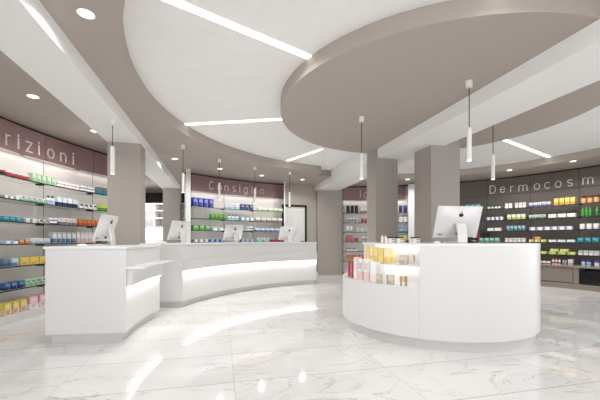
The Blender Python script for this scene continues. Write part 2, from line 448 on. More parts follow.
pendant(493, 4.43, ZC, ZP, 'tube pendant whose cap the big beam hides, before the dark wall sign')

# ------------------------------------------------------------------ lettering
def arcp(cx, cz, rx, rz, d0, d1, n=14):
    return [(cx + rx * math.cos(math.radians(d0 + (d1 - d0) * i / n)), cz + rz * math.sin(math.radians(d0 + (d1 - d0) * i / n))) for i in range(n + 1)]
G = {   # strokes in units of the x-height, baseline 0
 'C': [arcp(0, .7, .48, .7, 48, 312)],
 'D': [[(-.45, 0), (-.45, 1.4), (-.05, 1.4)] + arcp(-.05, .7, .5, .7, 90, -90) + [(-.45, 0)]],
 'I': [[(0, 0), (0, 1.4)]],
 'r': [[(-.2, 0), (-.2, 1)], arcp(.12, .62, .32, .36, 180, 75)],
 'i': [[(0, 0), (0, 1)], [(0, 1.24), (0, 1.36)]],
 'z': [[(-.33, 1), (.33, 1), (-.33, 0), (.35, 0)]],
 'o': [arcp(0, .5, .4, .5, 0, 360, 22)],
 'n': [[(-.35, 0), (-.35, 1)], arcp(0, .62, .35, .37, 180, 0) + [(.35, 0)]],
 'm': [[(-.62, 0), (-.62, 1)], arcp(-.31, .66, .31, .33, 180, 0) + [(0, 0)], arcp(.31, .66, .31, .33, 180, 0) + [(.62, 0)]],
 's': [arcp(0, .74, .3, .26, 35, 270, 10) + arcp(0, .24, .32, .24, 90, -145, 10)],
 'g': [arcp(0, .5, .38, .5, 0, 360, 20), [(.38, 1), (.38, -.1)] + arcp(0, -.1, .38, .3, 0, -150, 8)],
 'l': [[(0, 0), (0, 1.4)]],
 'e': [[(-.38, .52), (.38, .52)] + arcp(0, .5, .39, .5, 5, 318, 18)],
 'c': [arcp(0, .5, .4, .5, 48, 312, 16)],
}
def stroke(bm, pts, w, dep):
    for (x0, z0), (x1, z1) in zip(pts, pts[1:]):
        L = math.hypot(x1 - x0, z1 - z0)
        if L < 1e-6: continue
        an = math.atan2(z1 - z0, x1 - x0)
        M = Matrix.Translation((x0, 0, z0)) @ Matrix.Rotation(-an, 4, 'Y')
        box(bm, -w * .45, L + w * .45, -dep, 0, -w / 2, w / 2, 0, M)
def wall_word(letters, base, xh, w, name, label, R=RW - 0.029):
    x, y = ray_circle(letters[len(letters) // 2][1], CW, R); t = empty(name, (x, y, base)); tag(t, label, 'sign')
    for ch, px in letters:
        bm = bmesh.new()
        for s in G[ch]: stroke(bm, [(a * xh, b * xh) for a, b in s], w, 0.012)
        lx, ly = ray_circle(px, CW, R)
        o = mesh_obj('letter', bm, M_letter, t); a = math.atan2(ly - CW[1], lx - CW[0])
        o.location = (lx - x, ly - y, 0); o.rotation_euler = (0, 0, a - math.pi / 2)
wall_word([('r', 7.5), ('i', 18), ('z', 28.7), ('i', 38.6), ('o', 50.5), ('n', 63), ('i', 73)], 2.30, 0.135, 0.0165, 'wall_lettering', 'white wall letters reading rizioni on a burgundy band')
wall_word([('C', 211.6), ('o', 219.3), ('n', 226.4), ('s', 234), ('i', 239.7), ('g', 245.6), ('l', 251.8), ('i', 255.8), ('o', 262)], 2.325, 0.135, 0.0165, 'wall_lettering', 'white wall letters reading Consiglio on the burgundy band of the back wall')
wall_word([('I', 360.3), ('g', 365.8)], 2.325, 0.14, 0.0165, 'wall_lettering', 'partly hidden white wall letters between the wide column and the slim column')
wall_word([('D', 492.8), ('e', 502.6), ('r', 512), ('m', 523), ('o', 537), ('c', 547.5), ('o', 558.3), ('s', 570), ('m', 588)], 2.27, 0.14, 0.016, 'wall_lettering', 'white wall letters reading Dermocosm on the dark right wall')

# ------------------------------------------------------------------ shelves
ZS = [1.82, 1.54, 1.26, 0.98, 0.70, 0.41]
RS = 5.20
ORD = ['top', 'second', 'third', 'fourth', 'fifth', 'sixth', 'bottom']
NUMW = ['one', 'two', 'three', 'four', 'five']
def shelf(a0, a1, z, label, group):
    am = (a0 + a1) / 2; cx, cy = CW[0] + RS * math.cos(am), CW[1] + RS * math.sin(am)
    c = (CW[0] - cx, CW[1] - cy); g = 0.006 / RW
    bm = bmesh.new(); arcslab(bm, c, RS + 0.006, RW - 0.002, a0 + g, a1 - g, -0.008, 0, 8)
    o = mesh_obj('glass_shelf', bm, M_glass); o.location = (cx, cy, z); tag(o, label, 'shelf', group)
    bm = bmesh.new(); arcslab(bm, c, RS, RS + 0.006, a0 + g, a1 - g, -0.012, 0.002, 8); mesh_obj('edge_strip', bm, M_edge, o)
    for a in (a0 + 0.004, a1 - 0.004):
        bm = bmesh.new(); arcslab(bm, c, RS + 0.01, RS + 0.10, a - 0.001, a + 0.001, -0.030, -0.009, 1); mesh_obj('bracket', bm, M_metal, o)
def run(js, names, wall, rows=6):
    js = sorted(js)
    for (a0, a1), nm in zip(zip(js, js[1:]), names):
        for i in range(rows):
            shelf(a0, a1, ZS[i], f'{ORD[i]} glass shelf, {nm}', f'glass shelves on the {wall}')
fr = lambda *p: [ang(q, RS, CW) for q in p]
SL = fr(140, 92.5, 43.7); SL.append(2 * SL[2] - SL[1]); SL.append(2 * SL[3] - SL[2])
run(SL, ['left wall bay behind the broad column', 'left wall bay under the letters oni', 'left wall bay under the letters rizi', 'left wall bay outside the picture'], 'left wall')
run(fr(284, 253, 224, 191), ['back wall bay nearest the door', 'middle back wall bay', 'back wall bay beside the white end panel'], 'back wall')
run(fr(408, 376, 343), ['middle wall bay between slim and large columns', 'middle wall bay between wide and slim columns'], 'middle wall')
SR = fr(579.4, 530.6, 487, 440); s2 = SR[1] - SR[0]; SR = [SR[0] - 2 * s2, SR[0] - s2] + SR
run(SR, ['right wall bay outside the picture', 'right wall bay at the picture edge', 'right wall bay under the letters ocos', 'right wall bay under the letters Derm', 'right wall bay behind the monitor'], 'right wall', 5)
# shelf lights tucked under the sign bands
def bay_light(a0, a1, lab):
    am = (a0 + a1) / 2; Rl = RW - 0.06; L = Rl * abs(a1 - a0) * 0.9
    bm = bmesh.new(); box(bm, -L / 2, L / 2, -0.012, 0.012, 0, 0.012)
    o = mesh_obj('shelf_light', bm, M_lampw); o.location = (CW[0] + Rl * math.cos(am), CW[1] + Rl * math.sin(am), 2.212); o.rotation_euler = (0, 0, am - math.pi / 2)
    tag(o, lab, 'shelf light', 'slim lights under the sign bands')
    lamp_light('shelf_beam', 'AREA', o, -0.003, SHELF_WATT, L, None, 0.022)
for js, nm in ((SL, 'left wall'), (fr(284, 253, 224, 191), 'back wall'), (fr(408, 376, 343), 'middle wall')):
    js = sorted(js)
    for q in range(len(js) - 1): bay_light(js[q], js[q + 1], f'slim light under the burgundy band, bay {NUMW[q]} of the {nm} from the right')
# low plinth cabinets of the light walls
def low_plinth(a0, a1, label):
    am = (a0 + a1) / 2; cx, cy = CW[0] + RS * math.cos(am), CW[1] + RS * math.sin(am); c = (CW[0] - cx, CW[1] - cy)
    bm = bmesh.new(); arcslab(bm, c, RS - 0.02, RW - 0.002, a0, a1, 0, 0.10, 20)
    o = mesh_obj('shelf_plinth', bm, M_lam); o.location = (cx, cy, 0); tag(o, label, 'plinth')
low_plinth(ang(140), max(JL), 'long white plinth along the foot of the left wall shelves')
low_plinth(ang(283), ang(191), 'white plinth under the back wall shelves behind the long counter')
low_plinth(ang(408), ang(343), 'white plinth under the middle wall shelves behind the columns')

# ------------------------------------------------------------------ base cabinets of the right wall
RC = 4.80
def base_cabinet(a0, a1, style, label):
    am = (a0 + a1) / 2; cx, cy = CW[0] + RC * math.cos(am), CW[1] + RC * math.sin(am); c = (CW[0] - cx, CW[1] - cy)
    t = empty('base_cabinet', (cx, cy, 0)); tag(t, label, 'cabinet', 'low taupe cabinets on the right wall')
    g = 0.002
    bm = bmesh.new(); arcslab(bm, c, RC - 0.02, RC + 0.1, a0, a1, 0, 0.115, 8); mesh_obj('plinth', bm, M_cab, t)
    bm = bmesh.new(); arcslab(bm, c, RC - 0.03, RW - 0.003, a0, a1, 0.45, 0.475, 8); mesh_obj('top_board', bm, M_cab, t)
    if style == 'drawer':
        bm = bmesh.new(); arcslab(bm, c, RC + 0.025, RW - 0.003, a0, a1, 0.115, 0.45, 8); mesh_obj('carcass', bm, M_joint, t)
        bm = bmesh.new(); arcslab(bm, c, RC, RC + 0.02, a0 + g, a1 - g, 0.13, 0.44, 8); mesh_obj('drawer', bm, M_cab, t)
    else:
        bm = bmesh.new(); arcslab(bm, c, RC + 0.3, RW - 0.003, a0, a1, 0.115, 0.45, 8)
        mesh_obj('back_panel', bm, M_black, t)
        for s0, s1 in ((a0, a0 + 0.012), (a1 - 0.02, a1)):
            bm = bmesh.new(); arcslab(bm, c, RC, RC + 0.3, s0, s1, 0.115, 0.45, 2); mesh_obj('side_panel', bm, M_cab, t)
        bm = bmesh.new(); arcslab(bm, c, RC, RC + 0.02, a0 + 0.013, a1 - 0.021, 0.125, 0.405, 8); mesh_obj('door', bm, mat('black_glass_front', (10, 10, 11), 0.15, noise=0), t)
jc = [ang(p, RC, CW) for p in (437, 480, 527, 573.2)]; sc = jc[2] - jc[3]; jc += [jc[3] - sc, jc[3] - 2 * sc]
labs = ['low taupe cabinet behind the round counter, nearest the large column', 'low taupe cabinet hidden behind the right part of the round counter', 'low taupe drawer cabinet right beside the round counter', 'low cabinet with a black front at the right picture edge', 'low taupe drawer cabinet outside the picture on the right']
for i in range(5): base_cabinet(jc[i + 1], jc[i], 'open' if i == 3 else 'drawer', labs[i])

# ------------------------------------------------------------------ products
PC = {}
def pm(c):
    g = sum(c) / 3; c = tuple(max(0, int((g + (v - g) * 0.8) * 0.97)) for v in c)      # printed card is a little muted
    k = 'pack_%d_%d_%d' % c
    return mat(k, c, 0.35, noise=0)
meshes = {}
def product_mesh(kind, w, d, h, cols):
    bm = bmesh.new(); cols = list(cols)
    if kind in ('carton', 'flat') and len(cols) > 2 and cols[2] != BLACK: cols[2] = tuple(int(.45 * a + .55 * b) for a, b in zip(cols[0], cols[2]))
    mats = [pm(c) for c in cols]
    if kind == 'carton':
        box(bm, -w / 2, w / 2, -d / 2, d / 2, 0, h); bevel(bm, min(w, h) * 0.02, 1)
        for f in bm.faces: f.material_index = 0
        e = 0.0009
        if len(cols) > 1: box(bm, -w / 2 - e, w / 2 + e, -d / 2 - e, d / 2 + e, h * 0.04, h * 0.42, 1)
        if len(cols) > 2: box(bm, -w * .36, w * .2, -d / 2 - 2 * e, -d / 2, h * 0.52, h * 0.84, 2); box(bm, w * .26, w * .38, -d / 2 - 2 * e, -d / 2, h * 0.12, h * 0.84, 2)
        if len(cols) > 3:
            for k in range(3): box(bm, -w * .38, w * (.1 + .09 * k), -d / 2 - 2 * e, -d / 2, h * (.12 + .1 * k), h * (.16 + .1 * k), 3)
    elif kind == 'flat':
        box(bm, -w / 2, w / 2, -d / 2, d / 2, 0, h); bevel(bm, h * 0.04, 1)
        e = 0.0009
        if len(cols) > 1: box(bm, -w / 2 - e, -w * .18, -d / 2 - e, d / 2 + e, h * .06, h * .94, 1)
        if len(cols) > 2: box(bm, -w * .05, w * .4, -d / 2 - 2 * e, -d / 2, h * .3, h * .6, 2)
    elif kind in ('jar', 'tin'):
        r = min(w, d * 1.2) / 2
        lathe(bm, [(r * .94, 0), (r, h * .06), (r, h * .66), (r * .94, h * .7)], 16)
        if len(cols) > 2: lathe(bm, [(r * 1.012, h * .18), (r * 1.012, h * .55)], 16, mi=2, caps=False)
    elif kind in ('bottle', 'tube'):
        r = min(w, d * 1.2) / 2
        if kind == 'bottle': lathe(bm, [(r * .9, 0), (r, h * .04), (r, h * .62), (r * .8, h * .7), (r * .42, h * .76)], 16)
        else: lathe(bm, [(r * .6, h * .22), (r * .75, h * .3), (r, h * .7), (r, h)], 14)
        if len(cols) > 2: lathe(bm, [(r * 1.012, h * .15), (r * 1.012, h * .5)], 16, mi=2, caps=False)
    me = bpy.data.meshes.new(kind); bmesh.ops.recalc_face_normals(bm, faces=bm.faces)
    bm.to_mesh(me); bm.free()
    for m in mats: me.materials.append(m)
    if kind not in ('carton', 'flat'):
        for p in me.polygons: p.use_smooth = True
        me.set_sharp_from_angle(angle=math.radians(40))
    cap = None
    if kind in ('jar', 'tin', 'bottle', 'tube'):
        bm = bmesh.new(); r = min(w, d * 1.2) / 2
        if kind in ('jar', 'tin'): lathe(bm, [(r * .98, h * .702), (r * 1.02, h * .72), (r * 1.02, h * .97), (r * .95, h)], 16)
        elif kind == 'bottle': lathe(bm, [(r * .46, h * .761), (r * .46, h * .98), (r * .4, h)], 14)
        else: lathe(bm, [(r * .62, 0), (r * .66, h * .02), (r * .66, h * .219)], 14)
        cap = bpy.data.meshes.new('lid'); bmesh.ops.recalc_face_normals(bm, faces=bm.faces); bm.to_mesh(cap); bm.free()
        cap.materials.append(pm(cols[1] if len(cols) > 1 else cols[0]))
        for p in cap.polygons: p.use_smooth = True
        cap.set_sharp_from_angle(angle=math.radians(40))
    return me, cap
KN = {'carton': 'carton', 'flat': 'carton', 'jar': 'jar', 'tin': 'tin', 'bottle': 'bottle', 'tube': 'tube'}
CAPN = {'jar': 'lid', 'tin': 'lid', 'bottle': 'cap', 'tube': 'cap'}
NUM = {1: 'one', 2: 'two', 3: 'three', 4: 'four', 5: 'five', 6: 'six', 7: 'seven', 8: 'eight'}
NTH = ['leftmost', 'second', 'third', 'fourth', 'fifth', 'sixth', 'seventh', 'eighth']
def seq_label(i, n, desc, plural, where):
    if n == 1: return f'{desc} {where}'
    if i == 0: p = 'leftmost'
    elif i == n - 1: p = 'rightmost'
    elif n % 2 and i == n // 2: p = 'middle'
    else: p = NTH[i] + ' from left'
    return f'{p} of {NUM[n]} {plural} {where}'
def place_item(kind, me, cap, loc, rz, label, cat, group):
    o = bpy.data.objects.new(KN[kind], me); COL.objects.link(o); o.location = loc; o.rotation_euler = (0, 0, rz)
    tag(o, label, cat, group)
    if cap:
        c = bpy.data.objects.new(CAPN[kind], cap); COL.objects.link(c); c.parent = o
def cluster(z, px0, px1, n, hpx, kind, desc, cols, where, row=0.0, zoff=0.0, R0=RS, dep=None):
    Rm = R0 + 0.075 + row
    p0, p1 = Vector(ray_circle(px0, CW, Rm)), Vector(ray_circle(px1, CW, Rm))
    Ym = (p0.y + p1.y) / 2; w = (p1 - p0).length / n; h = max(0.03, hpx * Ym / F)
    d = dep if dep else min(0.11, max(0.06, w * 0.8))
    me, cap = product_mesh(kind, w * 0.8, d, h, cols)
    noun = KN[kind]; plural = desc + ' ' + noun + ('es' if noun.endswith('x') else 's'); one = desc + ' ' + noun
    for i in range(n):
        px = px0 + (px1 - px0) * (i + .5) / n
        x, y = ray_circle(px, CW, Rm); a = math.atan2(y - CW[1], x - CW[0])
        jz = random.uniform(-.03, .03)
        place_item(kind, me, cap, (x, y, z + 0.0025 + zoff), a - math.pi / 2 + jz, seq_label(i, n, one, plural, where), noun, f'{plural} {where}')
WHITE = (240, 240, 240); CREAM = (236, 228, 210); RED = (196, 36, 46); DGREEN = (30, 92, 50); PGREEN = (176, 214, 160); NAVY = (34, 40, 92)
BLUE = (44, 92, 176); SKY = (150, 196, 226); TEAL = (24, 140, 150); ORANGE = (224, 112, 46); YELLOW = (238, 206, 70); PINK = (236, 178, 184)
BLACK = (20, 20, 22); GREY = (150, 152, 158); LIME = (176, 206, 60); GREEN = (84, 176, 44); VIOLET = (72, 78, 180); LILAC = (168, 150, 206); MINT = (120, 206, 176)
BROWN = (150, 110, 72); STEEL = (96, 128, 158)
LW = 'on {} shelf, left wall'
L = [
 (0, 0, 5, 1, 5, 'tin', 'black', [BLACK, RED], ), (0, 5.5, 28.5, 4, 5.5, 'tin', 'red and white', [RED, WHITE]), (0, 29.5, 54.5, 5, 8.5, 'carton', 'pale green', [PGREEN, (150, 200, 140), WHITE]),
 (0, 56, 79, 6, 5.5, 'jar', 'white red-based', [(200, 120, 110), WHITE, WHITE]), (0, 80.5, 94.5, 4, 5.5, 'jar', 'navy and white', [NAVY, WHITE, WHITE]), (0, 96, 106, 2, 7, 'carton', 'grey teal', [(90, 130, 130), TEAL]),
 (1, 0, 17, 3, 3.2, 'flat', 'flat white', [WHITE, GREY]), (1, 18, 45.5, 5, 5, 'carton', 'white and green', [WHITE, (120, 190, 140), DGREEN]), (1, 46.3, 54.5, 2, 9, 'bottle', 'white and blue', [WHITE, NAVY, SKY]),
 (1, 55, 76, 4, 8.5, 'carton', 'white navy-based', [(225, 232, 240), NAVY]), (1, 77.5, 96, 4, 5, 'carton', 'white black-printed', [WHITE, WHITE, BLACK]), (1, 98, 106, 1, 6.5, 'carton', 'lime green', [(200, 220, 90), GREEN]),
 (2, 0, 19, 3, 5, 'carton', 'teal', [(40, 160, 190), (20, 130, 130), SKY]), (2, 20.5, 34, 2, 4, 'flat', 'grey white', [WHITE, GREY, GREY]), (2, 36, 47.5, 2, 4, 'carton', 'cream', [CREAM, (190, 170, 150), BLACK]),
 (2, 48.5, 56.5, 2, 6, 'jar', 'navy', [NAVY, WHITE, WHITE]), (2, 57, 75.5, 4, 6.5, 'carton', 'white grey-blue', [WHITE, (100, 110, 150), (220, 120, 60)]), (2, 76.5, 98, 5, 6.3, 'carton', 'orange', [ORANGE, (190, 84, 40), (240, 160, 90)]),
 (3, 0, 15, 2, 3, 'flat', 'flat white', [WHITE, SKY]), (3, 16, 27.5, 2, 4, 'carton', 'orange and white', [(210, 130, 90), ORANGE, WHITE]), (3, 28.5, 48.5, 4, 5, 'carton', 'low white and blue', [WHITE, (160, 175, 210), GREY]),
 (3, 50, 74.5, 5, 10.5, 'carton', 'tall grey blue-based', [(190, 192, 196), (70, 110, 150), WHITE]), (3, 75.3, 94.5, 5, 10.5, 'carton', 'tall pink-white', [(232, 220, 218), (220, 184, 176), WHITE]), (3, 96, 106, 1, 2.2, 'flat', 'flat green', [(90, 140, 70), DGREEN]),
 (4, 0, 6, 1, 8, 'carton', 'steel blue', [STEEL, (60, 90, 120)]), (4, 6.3, 15.3, 1, 8, 'carton', 'pale blue', [(165, 190, 215), STEEL, WHITE]), (4, 16, 45.5, 3, 7, 'carton', 'yellow red-printed', [YELLOW, (238, 214, 110), YELLOW, RED]),
 (5, 0, 22, 3, 7, 'carton', 'deep blue', [(50, 90, 160), NAVY, SKY]), (5, 22.5, 45, 4, 7, 'carton', 'white green-spotted', [(200, 226, 200), (150, 190, 150), DGREEN]),
]
for it in L:
    s, px0, px1, n, hpx, kind, desc, cols = it
    cluster(ZS[s], px0, px1, n, hpx, kind, desc, cols, LW.format(ORD[s]))
LB = 'on white plinth, left wall'
cluster(0.10, 0, 24, 3, 12, 'carton', 'yellow and red-white', [YELLOW, (238, 196, 180), WHITE, RED], LB, dep=0.1)
cluster(0.10, 25, 45.5, 2, 12, 'carton', 'pink and white', [PINK, WHITE, WHITE, RED], LB, dep=0.1)
BW = 'on {} shelf, back wall'
B = [
 (0, 191.8, 213, 4, 8.5, 'carton', 'blue-violet', [VIOLET, (52, 54, 140), (200, 205, 240)]), (0, 224.5, 239, 3, 5.5, 'carton', 'white pale-blue', [WHITE, SKY, GREY]), (0, 239.7, 253, 3, 5.5, 'carton', 'navy blue', [NAVY, (40, 60, 130), WHITE]), (0, 257, 282.5, 5, 3, 'carton', 'cream and green', [(240, 240, 214), (150, 190, 120)]),
 (1, 210, 226, 4, 5, 'carton', 'bright green', [GREEN, (60, 140, 40), LIME]), (1, 227, 238.5, 3, 5, 'bottle', 'white blue-capped', [WHITE, BLUE, SKY]), (1, 239.5, 253, 3, 3, 'flat', 'white and teal', [WHITE, (110, 190, 180)]), (1, 254.5, 282, 5, 3.2, 'carton', 'cream brown-based', [CREAM, (170, 140, 110), WHITE]),
 (2, 192, 209.5, 3, 5, 'carton', 'leaf green', [(100, 170, 70), GREEN, WHITE]), (2, 210.5, 223, 2, 3, 'flat', 'white and sky-blue', [WHITE, SKY]), (2, 245.5, 252.7, 3, 4.5, 'jar', 'dark green', [DGREEN, WHITE, WHITE]), (2, 254.5, 279, 5, 3.2, 'carton', 'pale blue', [(200, 214, 235), BLUE, WHITE]),
 (3, 191.8, 207.5, 3, 2.8, 'flat', 'white and grey', [WHITE, GREY]), (3, 208.5, 223, 3, 2.6, 'flat', 'light blue', [SKY, BLUE]), (3, 240, 252.7, 3, 2.8, 'flat', 'blue-grey', [(170, 190, 215), STEEL]), (3, 256, 269, 2, 4, 'carton', 'mint and white', [WHITE, MINT, DGREEN]), (3, 270.5, 283, 3, 2.2, 'flat', 'dark red', [(160, 50, 60), RED]),
]
for s, px0, px1, n, hpx, kind, desc, cols in B: cluster(ZS[s], px0, px1, n, hpx, kind, desc, cols, BW.format(ORD[s]))
MW = 'on {} shelf left of slim column'
Mi = [(0, 346, 358.5, 3, 7.5, 'jar', 'black', [BLACK, BLACK]), (0, 360, 368, 2, 5, 'carton', 'white and red', [WHITE, (220, 90, 100)]),
 (1, 346, 358.5, 4, 6, 'bottle', 'white', [WHITE, WHITE, GREY]), (1, 361, 368, 2, 6, 'bottle', 'orange', [ORANGE, WHITE, RED]),
 (2, 345.5, 353, 2, 6, 'tube', 'white', [WHITE, GREY]), (2, 356, 367.5, 3, 5, 'bottle', 'pale grey', [(205, 214, 216), WHITE]),
 (3, 346, 352.5, 2, 6, 'carton', 'bright red', [RED, (220, 60, 60), WHITE]), (3, 353, 358, 2, 3.5, 'jar', 'small red', [RED, (130, 20, 30)]), (3, 361.5, 367.5, 2, 7, 'bottle', 'grey and white', [WHITE, GREY, GREY]),
 (4, 346.5, 357, 3, 3.2, 'jar', 'small white', [WHITE, (90, 96, 90)]),
 (5, 346, 365, 5, 6, 'tube', 'white orange-topped', [ORANGE, WHITE, (230, 140, 90)])]
for s, px0, px1, n, hpx, kind, desc, cols in Mi: cluster(ZS[s], px0, px1, n, hpx, kind, desc, cols, MW.format(ORD[s]))
MG = 'on {} shelf right of slim column'
for s, px0, px1, n, hpx, kind, desc, cols in [(0, 398.5, 407.5, 2, 7, 'jar', 'navy', [NAVY, (60, 60, 150)]), (1, 398.5, 407.5, 2, 5, 'carton', 'white grey-printed', [WHITE, (220, 220, 224), GREY]), (2, 398.5, 407.5, 3, 6.5, 'bottle', 'blue', [(60, 150, 200), WHITE, SKY]), (3, 399, 407.5, 2, 6, 'carton', 'yellow', [YELLOW, (230, 180, 40)])]:
    cluster(ZS[s], px0, px1, n, hpx, kind, desc, cols, MG.format(ORD[s]))
RWL = 'on {} shelf, right wall'
Rr = [
 (0, 465, 481, 3, 6, 'carton', 'turquoise', [(50, 180, 190), TEAL, WHITE]), (0, 487, 501, 4, 4.5, 'jar', 'dark green white-labelled', [DGREEN, (60, 90, 60), WHITE]), (0, 505, 512.5, 2, 5, 'carton', 'plain white', [(235, 225, 228), WHITE]), (0, 515, 526.5, 3, 5, 'carton', 'pinkish white', [(240, 225, 228), WHITE, GREY]),
 (0, 529, 551, 5, 4.3, 'carton', 'white violet-based', [WHITE, (90, 80, 150), LILAC]), (0, 554, 576, 4, 7, 'carton', 'golden yellow', [(244, 214, 80), (228, 160, 50), (248, 232, 140)]), (0, 580.5, 600, 3, 7.5, 'tin', 'orange dark-lidded', [(232, 150, 80), (96, 30, 20), (240, 170, 110)]),
 (1, 486, 503.5, 4, 3, 'flat', 'white and blue', [WHITE, (90, 130, 210)]), (1, 507, 526, 4, 5, 'carton', 'white and lime', [(232, 238, 190), LIME, WHITE]), (1, 529, 546, 4, 3.7, 'carton', 'white green-printed', [WHITE, (60, 150, 80), DGREEN]), (1, 548, 577, 3, 3.6, 'flat', 'long white', [(240, 240, 235), CREAM]), (1, 581, 592, 3, 9, 'bottle', 'vivid green', [(60, 170, 50), (110, 200, 60)]), (1, 594.5, 600, 1, 9, 'bottle', 'deep green', [(40, 140, 50), GREEN]),
 (2, 487, 502, 2, 3, 'flat', 'low white', [(235, 235, 240), WHITE]), (2, 506.5, 525.5, 5, 5, 'carton', 'dusty teal', [(110, 170, 185), (60, 120, 135), WHITE]), (2, 529, 573, 6, 3.2, 'flat', 'white and lilac', [(238, 236, 246), LILAC]), (2, 579, 600, 3, 5.5, 'jar', 'white', [(244, 232, 230), WHITE]),
 (3, 479, 500, 4, 4, 'carton', 'mint green', [MINT, (90, 180, 150), WHITE]), (3, 505, 526, 5, 4, 'carton', 'off-white', [(240, 230, 226), WHITE, GREY]), (3, 529, 547.5, 3, 2.6, 'flat', 'amber', [(226, 190, 80), WHITE]), (3, 548.5, 576.5, 3, 2.4, 'flat', 'pale blue', [(215, 230, 235), WHITE]), (3, 577.5, 600, 3, 4.6, 'carton', 'bright turquoise', [(40, 160, 190), TEAL, SKY]),
 (4, 538.5, 577, 4, 2.8, 'flat', 'yellow-green', [(206, 220, 90), LIME, WHITE]), (4, 578.5, 600, 4, 4.6, 'carton', 'grey-white', [(226, 224, 224), WHITE, GREY]),
]
for s, px0, px1, n, hpx, kind, desc, cols in Rr: cluster(ZS[s], px0, px1, n, hpx, kind, desc, cols, RWL.format(ORD[s]))
cluster(ZS[3], 475.6, 480.2, 1, 9.6, 'carton', 'tall dark red', [(170, 30, 50), (120, 20, 36), (220, 90, 100)], 'behind mint green cartons, right wall', row=0.14)
cluster(ZS[3], 482.5, 490, 2, 9.2, 'carton', 'tall black', [BLACK, (30, 30, 30)], 'behind mint green cartons, right wall', row=0.14)
cluster(ZS[3], 533, 541.5, 1, 2.4, 'flat', 'amber top-layer', [(230, 180, 80), BROWN], 'on other amber cartons, right wall', zoff=0.069)
cluster(ZS[4], 550, 570, 2, 2.6, 'flat', 'yellow-green upper', [(206, 220, 90), (226, 232, 150), WHITE], 'stacked on others, right wall', zoff=0.066)
LG = 'on low cabinet, right wall'
for px0, px1, n, hpx, kind, desc, cols in [(539, 551, 3, 3, 'carton', 'low white red-based', [WHITE, (190, 70, 80)]), (551.7, 561, 3, 6.3, 'bottle', 'white red-capped', [WHITE, (190, 90, 90), (200, 110, 110)]), (562.3, 567, 2, 6, 'bottle', 'grey', [(190, 180, 176), (110, 60, 60), GREY]), (568.3, 573.3, 2, 6, 'carton', 'white pink-based', [WHITE, (230, 170, 170)]), (581, 591.5, 2, 6, 'jar', 'white blue-lidded', [(226, 230, 240), (50, 60, 180), SKY]), (594, 600, 1, 6, 'jar', 'blue and white', [(200, 210, 240), (60, 70, 190), WHITE])]:
    cluster(0.4745, px0, px1, n, hpx, kind, desc, cols, LG, R0=RC + 0.24)

# ------------------------------------------------------------------ curved counters
KC = (1.9, 4.3); R0 = 3.74; ZT = 0.98
def counter(a0, a1, name, label, ledge, d_end, R0=3.74, RO=4.46, ZT=0.98):
    """a0 near end, a1 far end (degrees); end panels run along d_end"""
    A0, A1 = math.radians(a0), math.radians(a1)
    t = empty(name, (KC[0] + 4.1 * math.cos((A0 + A1) / 2), KC[1] + 4.1 * math.sin((A0 + A1) / 2), 0)); tag(t, label, 'counter')
    o0 = (t.location.x, t.location.y); c = (KC[0] - o0[0], KC[1] - o0[1]); n = 40
    def sect(Ri, Ro, s=0.0, e=0.0):
        """plan outline from inner arc to outer arc, near end cut along d_end"""
        inner = arcpts(c, Ri, A0 + s, A1 + e, n)
        p = Vector(inner[0]); d = Vector(d_end).normalized()
        # meet the outer circle
        q = p - Vector(c); b = q.dot(d); L = -b + math.sqrt(b * b - (q.length_squared - Ro * Ro)); end = p + d * L
        ae = math.atan2(end.y - c[1], end.x - c[0]) % (2 * math.pi)
        outer = arcpts(c, Ro, A1 + e, ae, n)
        return inner + outer
    def part(nm, Ri, Ro, z0, z1, m, s=0, e=0):
        bm = bmesh.new(); prism(bm, sect(Ri, Ro, s, e), z0, z1); return mesh_obj(nm, bm, m, t, smooth=True)
    sg = 1 if A1 > A0 else -1
    part('plinth', R0 + 0.05, RO - 0.04, 0, 0.10, M_plinth, sg * 0.012, -sg * 0.012)
    part('front_panel', R0 + 0.001, RO, 0.10, ZT - 0.025, M_lam)
    bm = bmesh.new(); arcslab(bm, c, R0 - 0.05, R0 - 0.0005, A0 + sg * 0.006, A1 - sg * 0.001, 0.565, 0.735, n); mesh_obj('light_band', bm, M_lam, t, smooth=True)
    bm = bmesh.new(); arcslab(bm, c, R0 - 0.036, R0 - 0.016, A0 + sg * 0.012, A1 - sg * 0.006, 0.556, 0.5645, n); mesh_obj('led_strip', bm, M_glow, t)
    part('worktop', R0 - 0.012, RO + 0.02, ZT - 0.024, ZT, M_top, -sg * 0.002, sg * 0.002)
    nl = max(3, int(abs(A1 - A0) * R0 / 0.28))
    for q in range(nl):
        a = A0 + (A1 - A0) * (q + .5) / nl
        g = lamp_light('led_beam', 'AREA', t, 0.553, GLOW_WATT, abs(A1 - A0) * R0 / nl, None, 0.01)
        g.location = (c[0] + (R0 - 0.03) * math.cos(a), c[1] + (R0 - 0.03) * math.sin(a), 0.553); g.rotation_euler = (0, 0, a - math.pi / 2)
    if ledge:
        bm = bmesh.new(); arcslab(bm, c, R0 - 0.16, R0 - 0.0005, A0, A1 + sg * 0.01, 0.737, 0.757, n); mesh_obj('bag_ledge', bm, M_top, t, smooth=True)
    return t
counter(195.2, 178.4, 'service_desk', 'short white curved desk nearest the camera on the left', True, (-0.99, -0.11), 3.775, 4.52, 0.965)
counter(169.3, 113.9, 'long_counter', 'long white curved counter sweeping under the Consiglio wall, with a glowing front', False, (-0.99, -0.06), 3.74, 4.33)

